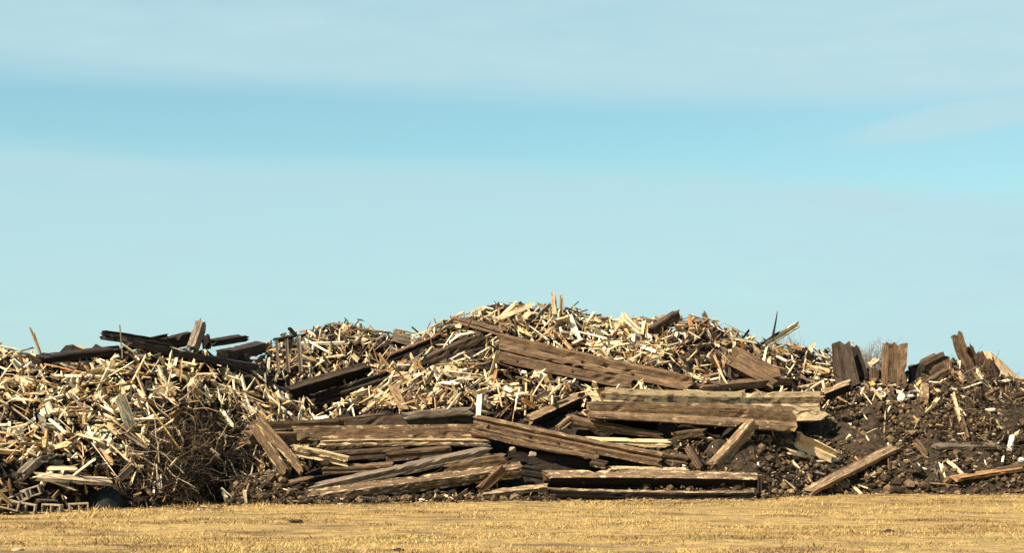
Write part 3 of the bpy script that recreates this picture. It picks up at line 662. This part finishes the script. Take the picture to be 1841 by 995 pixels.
def timber_tree():
    V = []; Fc = []; n = 0; own = []
    for ob in COL.objects:
        if ob.type == 'MESH' and ob.data.materials and ob.data.materials[0] in (WOOD, M_CONC, M_WHITE, M_TARP, M_SOIL, M_DEBRIS) and 'label' in ob:
            M = np.array(ob.matrix_world if ob.matrix_basis == ob.matrix_world else ob.matrix_basis)
            q = np.array([v.co[:] for v in ob.data.vertices]) @ M[:3, :3].T+M[:3, 3]
            own += [ob.data.materials[0] not in (M_SOIL, M_DEBRIS)]*len(ob.data.polygons)
            V += [tuple(p) for p in q]; Fc += [tuple(i+n for i in p.vertices) for p in ob.data.polygons]; n += len(q)
    return BVHTree.FromPolygons(V, Fc), own
TTREE, TOWN = timber_tree(); EYE = Vector((0, CAMY, CAMZ))
def hides_timber(c, prob=.93):
    d = c-EYE; L = d.length; h = TTREE.ray_cast(EYE, d/L)
    return h[2] is not None and TOWN[h[2]] and h[3] > L-.1 and rng.random() < prob
def in_brush(px, py):
    return ((px-350)/108)**2+((py-828)/88)**2 < 1
def add_board(heap, region, pxr, tr, n, lift=0.52):
    h = HEAPS[heap]; k = 0; tries = 0
    while k < n and tries < n*6:
        tries += 1
        px = rng.uniform(*pxr); t = rng.uniform(*tr)
        Y = base_y(px)+h['foot']+t*h['D']; X = (px-CX)/F*(Y-CAMY)
        z0 = float(heap_h(heap, X, Y)); z = float(rough_h(heap, X, Y))
        if z0 < -0.05 or z0 < float(H_all(X, Y))-0.05: continue
        py = HOR-(z-CAMZ)*F/(Y-CAMY)
        if heap == 'left' and in_brush(px, py) and rng.random() < 0.88: continue
        if heap == 'centre' and py > 752 and rng.random() < 0.9: continue
        nrm = surf_normal(X, Y)
        tone = pick(MIX[region])
        if px < 310 and py > 848 and tone in ('cream', 'pale', 'yellow') and rng.random() < .6: continue  # fewer pale boards low left, painting that area's shadow by colour
        L = min(1.7, rng.lognormvariate(math.log(0.37), 0.55)); W = rng.choice((.03, .035, .04, .045, .05, .06, .07, .08, .1, .14)) if rng.random() > .02 or t > .85 else rng.uniform(.22, .34); T_ = rng.choice((.02, .025, .03, .04, .05, .07))
        deep = tone in ('brown', 'dark')  # dark tones kept low so the gaps read as shade
        if region == 'soil': L *= .55
        tang = Vector((rng.gauss(0, .85), rng.gauss(0, .8), rng.gauss(0, 1.0))); tang -= nrm*tang.dot(nrm)*rng.uniform(.05, .9)
        if tang.length < .1: continue
        x = tang.normalized()
        yv = x.cross(Vector((rng.gauss(0, 1), rng.gauss(0, 1), rng.gauss(0, 1))))
        if yv.length < .1: continue
        yv.normalize(); zv = x.cross(yv)
        off = rng.uniform(-.05, lift*.5) if deep else rng.uniform(.12 if lift > .3 else -.02, lift)
        if t > .88: off = min(off, .3)
        m = Matrix((x, yv, zv)).transposed().to_4x4(); m.translation = Vector((X, Y, z))+nrm*off
        if hides_timber(m.translation) or hides_timber(m.translation+x*L*.4) or hides_timber(m.translation-x*L*.4): continue
        nz = 3 if L < .6 else 4
        v, f, uv, ns = sweep(L, T_, W, rng, nz, (1, 2), .006, min(.14, L*.24), .5, rng.choice((0, 0, .1, .3, .6)))
        c = PAL[tone]; q = rng.uniform(.75, 1.15); hue = rng.uniform(.92, 1.08)
        col = (c[0]*q, c[1]*q, c[2]*q*hue)
        M = np.array(m); V = np.asarray(v) @ M[:3, :3].T+M[:3, 3]
        pys = HOR-(V[:, 2]-CAMZ)*F/(V[:, 1]-CAMY); pxs = CX+F*V[:, 0]/(V[:, 1]-CAMY); it = int(np.argmin(pys))
        lim = min(lerp_tab(hh['top'], pxs[it]) for hh in HEAPS.values())
        if pys[it] < lim-19 and rng.random() < .92: continue
        BOARDS.append(dict(V=V, v=v, f=f, uv=uv, m=m, tone=tone, col=col, L=L, heap=heap, region=region, px=px, py=py, t=t, x=x,
                           wear=rng.uniform(0, .5) if tone in ('brown', 'tan', 'grey') else rng.uniform(0, .35)))
        k += 1
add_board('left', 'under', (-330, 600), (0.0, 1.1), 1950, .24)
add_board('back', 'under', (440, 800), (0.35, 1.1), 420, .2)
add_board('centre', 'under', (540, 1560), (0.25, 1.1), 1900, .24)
add_board('left', 'left', (-330, 600), (0.0, 1.1), 2850)
add_board('back', 'back', (440, 800), (0.35, 1.08), 850)
add_board('centre', 'centre', (540, 1190), (0.25, 1.08), 1800)
add_board('centre', 'right', (1120, 1560), (0.35, 1.08), 1000)
add_board('soil', 'soil', (1360, 1870), (0.02, 1.05), 560, .12)
add_board('soil', 'right', (1480, 1660), (.7, 1.05), 130, .2)
add_board('soil', 'right', (1655, 1870), (.72, 1.05), 150, .2)
add_board('bank', 'soil', (1000, 1460), (0.05, 1.0), 200, .1)
add_board('apron', 'soil', (420, 1060), (0.05, 1.0), 220, .08)
for i, b in enumerate(BOARDS): OCC.append((b['V'], b['f'], i))

def visible_counts():
    V = []; Fc = []; own = []; n = 0
    for v, f, bid in OCC:
        V.append(np.asarray(v, float)); 
        for q in f: Fc.append(tuple(i+n for i in q)); own.append(bid)
        n += len(v)
    V = np.concatenate(V)
    tree = BVHTree.FromPolygons([tuple(q) for q in V], Fc)
    cnt = np.zeros(len(BOARDS), int); o = Vector((0, CAMY, CAMZ))
    for py in range(522, 936, 3):
        for px in range(0, 1841, 3):
            d = Vector(((px-CX)/F, 1, -(py-HOR)/F))
            hit = tree.ray_cast(o, d)
            if hit[2] is not None and own[hit[2]] >= 0: cnt[own[hit[2]]] += 1
    return cnt
CNT = visible_counts()
PALE_T = ('cream', 'pale', 'yellow')
HEAPNAME = {'left': 'left scrap heap', 'back': 'back heap', 'centre': 'centre scrap heap', 'soil': 'right soil slope', 'bank': 'soil under the great timbers', 'apron': 'earth at the front foot'}
TONEW = {'cream': 'cream', 'pale': 'bleached', 'yellow': 'yellow', 'tan': 'tan', 'orange': 'orange brown', 'brown': 'brown', 'grey': 'grey', 'dark': 'blackened'}
def board_label(b, kind):
    dx, dz = b['x'].x, b['x'].z; a = math.degrees(math.atan2(abs(dz), abs(dx)))
    pose = 'lying level' if a < 22 else ('standing steeply' if a > 62 else ('slanting up right' if dx*dz > 0 else 'slanting up left'))
    size = 'short' if b['L'] < .45 else ('long' if b['L'] > .75 else 'middling')
    zone = 'low on' if b['t'] < .35 else ('halfway up' if b['t'] < .75 else 'near the crest of')
    if b['heap'] in ('bank', 'apron'): zone = 'on'
    return f"{size} {TONEW[b['tone']]} {kind} {pose} {zone} the {HEAPNAME[b['heap']]}"
rest = []
for kinds, name, word, cat in ((PALE_T, 'broken_board', 'broken board', 'board'), (('tan', 'orange', 'brown', 'grey', 'dark'), 'weathered_plank', 'weathered plank', 'plank')):
    ids = sorted([i for i, b in enumerate(BOARDS) if b['tone'] in kinds], key=lambda i: -CNT[i])
    top = [i for i in ids[:298] if CNT[i] > 0]; ts = set(top)
    for i in top:
        b = BOARDS[i]
        o = link_mesh(name, b['v'], b['f'], WOOD, b['uv'], [b['col']]*len(b['f']), b['wear'], mw=b['m'], occ=False)
        lab = board_label(b, word); tag(o, lab, cat, f"{word}s like this on the {HEAPNAME[b['heap']]}")
    rest.append((name, word, [i for i in ids if i not in ts]))
def merged(name, ids, label, cat):
    V = []; Fc = []; U = []; Tn = []; Wr = []; n = 0
    for i in ids:
        b = BOARDS[i]; V.append(b['V']); Fc += [tuple(q+n for q in f) for f in b['f']]; U += b['uv']; Tn += [b['col']]*len(b['f']); Wr += [b['wear']]*len(b['f']); n += len(b['v'])
    o = link_mesh(name, np.concatenate(V), Fc, WOOD, U, Tn, Wr, occ=False); tag(o, label, cat, kind='stuff')
merged('broken_wood', rest[0][2], 'mass of smaller pale broken boards filling the heaps', 'scrap wood')
merged('weathered_scrap', rest[1][2], 'mass of smaller brown and dark slats filling the heaps', 'scrap wood')

# ------------------------------------------------------------------ brush, twigs
def tube(pts, r0, r1, k=4):
    v, f = [], []; n = len(pts)
    for i, p in enumerate(pts):
        d = (pts[min(i+1, n-1)]-pts[max(i-1, 0)]).normalized()
        s = d.cross(Vector((0.3, 0.2, 1))); s = s.normalized() if s.length > 1e-3 else Vector((1, 0, 0)); u = d.cross(s)
        r = r0+(r1-r0)*i/(n-1)
        for q in range(k):
            t = 2*math.pi*q/k; v.append(p+(s*math.cos(t)+u*math.sin(t))*r)
    for i in range(n-1):
        for q in range(k): f.append((i*k+q, i*k+(q+1) % k, (i+1)*k+(q+1) % k, (i+1)*k+q))
    f.append(tuple(range(k))[::-1]); f.append(tuple((n-1)*k+q for q in range(k)))
    return v, f
def wander(p, d, L, n, curl):
    pts = [p.copy()]; st = L/n
    for i in range(n):
        d = (d+Vector((rng.gauss(0, curl), rng.gauss(0, curl), rng.gauss(0, curl)-.02))).normalized(); pts.append(pts[-1]+d*st)
    return pts
def brush_point():
    while True:
        px = rng.gauss(345, 50); py = rng.gauss(832, 44)
        if 225 < px < 452 and 735 < py < 914 and float(vnoise(px*.035+3, py*.045))+.62 > rng.random(): break
    # on the left heap's front face
    for t in np.linspace(0, 1, 60):
        Y = base_y(px)+.15+t*5; X = (px-CX)/F*(Y-CAMY); z = float(H_all(X, Y)); q = HOR-(z-CAMZ)*F/(Y-CAMY)
        if q < py: break
    return Vector((X, Y, z)), px, py
TW = [(0.04, .025, .013), (0.07, .045, .023), (0.018, .011, .006), (0.018, .011, .006), (.2, .135, .07)]
bv, bf, bt = [], [], []
for i in range(2600):
    p, px, py = brush_point(); nrm = Vector((0, -.75, .66))
    p = p+nrm*(rng.uniform(-.05, .22)+.38*max(0, rng.gauss(0, 1))*max(0, .4+float(vnoise(px*.03, py*.03))))
    L = rng.uniform(.2, .9); r = rng.uniform(.004, .012)
    v, f = tube(wander(p, Vector((rng.gauss(0, 1), rng.gauss(0, .6), rng.gauss(0, .55))).normalized(), L, 6, .33), r, r*.5, 3)
    n = len(bv); bv += v; bf += [tuple(q+n for q in ff) for ff in f]; bt += [rng.choice(TW)]*len(f)
o = link_mesh('brushwood', bv, bf, M_TWIG, tints=bt, wears=0, occ=False); tag(o, 'tangle of dark thin brushwood and roots right of the left heap', 'brush', kind='stuff')
for i in range(46):
    p, px, py = brush_point(); p = p+Vector((0, -.75, .66))*rng.uniform(.2, .65)
    L = rng.uniform(.5, 1.3); r = rng.uniform(.011, .022); c = rng.choice([(0.30, .21, .12), (0.42, .31, .18), (0.2, .13, .075), (.5, .4, .26)])
    d = Vector((rng.gauss(0, 1), rng.gauss(0, .4), rng.gauss(0, .7))).normalized()
    v, f = tube(wander(p, d, L, 9, .17), r, r*.35, 5)
    w = 'bleached' if c[0] > .4 else ('light brown' if c[0] > .25 else 'dark brown')
    pose = 'level' if abs(d.z) < .35 else ('steep' if abs(d.z) > .75 else 'slanting')
    side = 'upper' if py < 800 else ('lower' if py > 855 else 'middle'); lr = 'left side' if px < 320 else ('right side' if px > 375 else 'centre')
    c0 = p; o = link_mesh('branch', [q-c0 for q in v], f, M_TWIG, tints=[c]*len(f), wears=0, occ=False, mw=Matrix.Translation(c0))
    tag(o, f'{w} crooked branch lying {pose} in the {side} brush tangle, {lr}', 'branch', 'branches in the brush tangle')
# rootlets on the right soil mound
bv, bf, bt = [], [], []
for i in range(420):
    px = rng.gauss(1770, 45); t = rng.uniform(.2, .95)
    if i % 4 == 0: px = rng.uniform(440, 660); t = None
    if t is None:
        Y = base_y(px)+rng.uniform(3.0, 4.4)
    else: Y = base_y(px)+.1+t*5
    X = (px-CX)/F*(Y-CAMY); p = Vector((X, Y, float(H_all(X, Y))))+Vector((0, -.5, .7))*rng.uniform(0, .3)
    r = rng.uniform(.005, .012)
    v, f = tube(wander(p, Vector((rng.gauss(0, 1), rng.gauss(0, .6), rng.gauss(0, .8))).normalized(), rng.uniform(.3, 1.0), 5, .25), r, r*.5, 3)
    n = len(bv); bv += v; bf += [tuple(q+n for q in ff) for ff in f]; bt += [rng.choice(TW)]*len(f)
o = link_mesh('root_tangle', bv, bf, M_TWIG, tints=bt, wears=0, occ=False); tag(o, 'thin dark roots sticking out of the soil and heap', 'roots', kind='stuff')

# ------------------------------------------------------------------ clods of soil
ICO = None
def clods():
    import bmesh
    bm = bmesh.new(); bmesh.ops.create_icosphere(bm, subdivisions=1, radius=1)
    iv = np.array([v.co[:] for v in bm.verts]); fi = [tuple(v.index for v in f.verts) for f in bm.faces]; bm.free()
    V, Fc, Tn = [], [], []; n = 0
    for heap, pxr, cnt in (('soil', (1330, 1880), 11000), ('bank', (980, 1480), 3000), ('apron', (380, 1080), 3500)):
        h = HEAPS[heap]
        for i in range(cnt):
            px = rng.uniform(*pxr); Y = base_y(px)+h['foot']+rng.uniform(-.03, 1.05)*h['D']; X = (px-CX)/F*(Y-CAMY)
            z = float(rough_h(heap, X, Y))
            if z < -.06 or hides_timber(Vector((X, Y, z+.03)), .97): continue
            s = min(.12, rng.lognormvariate(math.log(.027), .6))
            sc = np.array([s*rng.uniform(.8, 1.4), s*rng.uniform(.8, 1.2), s*rng.uniform(.6, 1)])
            v = iv*sc*(1+nprng.uniform(-.42, .35, (len(iv), 1)))+np.array([X, Y, z+s*rng.uniform(-.1, .8)+rng.uniform(0, .06)])
            c = rng.choice([(0.038, .024, .012), (0.070, .044, .021), (0.020, .0125, .007), (.14, .092, .046)])
            if rng.random() < .035: c = rng.choice([(.4, .3, .18), (.6, .5, .34), (.3, .19, .09)]); v = (v-v.mean(0))*np.array([1, .7, .6])+v.mean(0)
            V.append(v); Fc += [tuple(q+n for q in f) for f in fi]; n += len(v)
            Tn += [c]*len(fi)
    o = link_mesh('soil_clods', np.concatenate(V), Fc, M_CLOD, tints=Tn, wears=0, occ=False); tag(o, 'dark crumbly soil clods covering the bank and slope', 'soil', kind='stuff')
clods()

# ------------------------------------------------------------------ grass
def grass():
    N = 230000
    Y = nprng.uniform(-15.5, 5, N); X = nprng.uniform(-1, 1, N)*(Y-CAMY)*0.30
    px = CX+F*X/(Y-CAMY); by = np.interp(px, [t[0] for t in BASE], [t[1] for t in BASE]); Yf = CAMZ*F/(by-HOR)+CAMY
    keep = Y < Yf+.25+.5*vnoise(X*2, Y*2)
    dens = fbm(X*.5, Y*1.1, 4); keep &= nprng.random(N) < np.clip(.72-2.6*dens, .04, 1)
    X, Y, dens = X[keep], Y[keep], dens[keep]; n = len(X)
    Z = .07*fbm(X*.6, Y*.6, 4)-.01
    hgt = nprng.lognormal(math.log(.021), .55, n)*(1+.8*np.clip(-dens, 0, 1)); w = nprng.uniform(.006, .014, n)
    edge = np.interp(CX+F*X/(Y-CAMY), [t[0] for t in BASE], [t[1] for t in BASE]); ed = np.clip(1-np.abs(CAMZ*F/(edge-HOR)+CAMY-Y)/1.2, 0, 1)
    hgt *= 1+ed*np.clip(fbm(X*1.3+7, Y*.4, 3)-.05, 0, 1)*6
    a = nprng.uniform(0, 6.283, n); lx = nprng.normal(0, .55, n)*hgt; ly = nprng.normal(0, .55, n)*hgt
    v = np.empty((n, 3, 3)); v[:, 0] = np.stack([X-np.cos(a)*w, Y-np.sin(a)*w, Z], 1); v[:, 1] = np.stack([X+np.cos(a)*w, Y+np.sin(a)*w, Z], 1); v[:, 2] = np.stack([X+lx, Y+ly, Z+hgt], 1)
    me = bpy.data.meshes.new('dry_grass'); me.vertices.add(n*3); me.vertices.foreach_set('co', v.astype(np.float32).ravel())
    me.loops.add(n*3); me.loops.foreach_set('vertex_index', np.arange(n*3, dtype=np.int32)); me.polygons.add(n)
    me.polygons.foreach_set('loop_start', np.arange(0, n*3, 3, dtype=np.int32)); me.update(calc_edges=True)
    pal = np.array([(.47, .315, .108), (.41, .265, .082), (.54, .39, .155), (.27, .162, .054), (.14, .08, .03)])
    idx = nprng.choice(5, n, p=(.32, .28, .2, .13, .07)); c = pal[idx]*nprng.uniform(.8, 1.15, (n, 1))
    br = np.clip((fbm(X*.5+40, Y*.75+3, 5)-.02+np.clip((-11.6-Y)*.12, 0, .3))*4, 0, 1)[:, None]; c = c*(1-br)+c*br*np.array([.40, .34, .32])
    gr = np.clip((fbm(X*.5+90, Y*.8+31, 4)-.20+np.clip((X-3)*.07, 0, .3)*np.clip((-10-Y)*.5, 0, 1))*5, 0, 1)[:, None]*(nprng.random((n, 1)) < .6); c = c*(1-gr)+np.array([.17, .17, .05])*gr
    t = me.attributes.new('tint', 'FLOAT_COLOR', 'FACE'); q = np.ones((n, 4), np.float32); q[:, :3] = c; t.data.foreach_set('color', q.ravel())
    me.materials.append(M_GRASSB)
    o = bpy.data.objects.new('dry_grass', me); COL.objects.link(o); tag(o, 'short dry straw coloured grass covering the field', 'grass', kind='stuff')
grass()

# ------------------------------------------------------------------ bare trees far behind
def bare_tree(px, py_top, Y, seed, label, spread):
    rg = random.Random(seed); b = unproj(px, HOR, Y); b.z = 0; Ht = unproj(px, py_top, Y).z
    root = bpy.data.objects.new('bare_tree', None); COL.objects.link(root); root.location = b; tag(root, label, 'tree', 'bare trees behind the soil mound')
    v, f = tube([Vector((0, 0, 0)), Vector((.05, 0, Ht*.25)), Vector((0, .05, Ht*.5)), Vector((.04, 0, Ht*.72))], .13, .05, 7)
    o = link_mesh('trunk', v, f, M_TWIG, tints=[(.10, .08, .065)]*len(f), wears=0, occ=False); o.parent = root
    V, Fc = [], []
    def grow(p, d, L, r, lv):
        pts = [p]
        for i in range(4):
            d = (d+Vector((rg.gauss(0, .14), rg.gauss(0, .14), rg.gauss(0, .08)+.04))).normalized(); pts.append(pts[-1]+d*L/4)
        a, b_ = tube(pts, r, r*.55, 3); n = len(V); V.extend(a); Fc.extend(tuple(q+n for q in ff) for ff in b_)
        if lv:
            for k in range(rg.choice((4, 5, 6))):
                q = pts[rg.choice((1, 2, 3, 4))]
                grow(q, (d+Vector((rg.gauss(0, .5), rg.gauss(0, .5), rg.gauss(.15, .3)))).normalized(), L*rg.uniform(.5, .75), r*.55, lv-1)
    for k in range(11):
        z = Ht*rg.uniform(.3, .66); an = rg.uniform(0, 6.28)
        grow(Vector((.03, 0, z)), Vector((math.cos(an)*spread, math.sin(an)*spread, 1)).normalized(), (Ht-z)*rg.uniform(.42, .55), .04, 3)
    o = link_mesh('crown', V, Fc, M_TWIG, tints=[(.20, .17, .15)]*len(Fc), wears=0, occ=False); o.parent = root
bare_tree(1572, 606, 75, 1, 'bare twiggy tree rising between the two upright skyline blocks', .3)
bare_tree(1534, 622, 82, 2, 'smaller bare tree just right of the leftmost skyline block', .25)
bare_tree(1422, 603, 78, 3, 'bare tree showing faintly behind the pale plank on the right crest', .25)
# clods and stones lying in the grass
for i, (px, py, s, lab) in enumerate(((532, 941, .10, 'dark earth clod lying in the grass left of the picture middle'), (1596, 959, .09, 'dark stone lying in the grass at right with shadow'), (30, 991, .07, 'pale stone at the bottom left edge of the grass'),
                                      (716, 991, .06, 'small brown clod at the bottom edge of the grass'), (1350, 897, .1, 'small green grey weed clump by the post end'))):
    Y = CAMZ*F/(py-HOR)+CAMY; p = unproj(px, py, Y)
    lump('earth_clod' if i != 2 else 'stone', 'clod' if i != 2 else 'stone', lab, px, py, Y-base_y(px), s*1.4, s, s*.7, M_SOIL if i != 2 else M_CONC, 60+i, .3)

# splinters spilled onto the grass edge
def spilled():
    V, Fc, U, Tn, Wr = [], [], [], [], []; n = 0
    for i in range(800):
        px = rng.uniform(-20, 1860); Y = base_y(px)-abs(rng.gauss(0, .3+1.3*max(0, float(vnoise(px*.012, 3.3)))))+.15; X = (px-CX)/F*(Y-CAMY)
        L = rng.uniform(.05, .22); m = Matrix.Translation((X, Y, .02+.07*float(fbm(X*.6, Y*.6, 4)))) @ Matrix.Rotation(rng.uniform(0, 6.28), 4, 'Z') @ Matrix.Rotation(rng.gauss(0, .15), 4, 'Y')
        v, f, uv, ns = sweep(L, .012, rng.uniform(.015, .05), rng, 2, (1, 1), .003, .02)
        M = np.array(m); V.append(np.asarray(v) @ M[:3, :3].T+M[:3, 3]); Fc += [tuple(q+n for q in ff) for ff in f]; U += uv
        c = PAL[rng.choice(('cream', 'tan', 'tan', 'brown', 'brown', 'dark'))]; Tn += [c]*len(f); Wr += [.1]*len(f); n += len(v)
    o = link_mesh('wood_splinters', np.concatenate(V), Fc, WOOD, U, Tn, Wr, occ=False); tag(o, 'small wood splinters spilled along the grass edge', 'splinters', kind='stuff')
spilled()
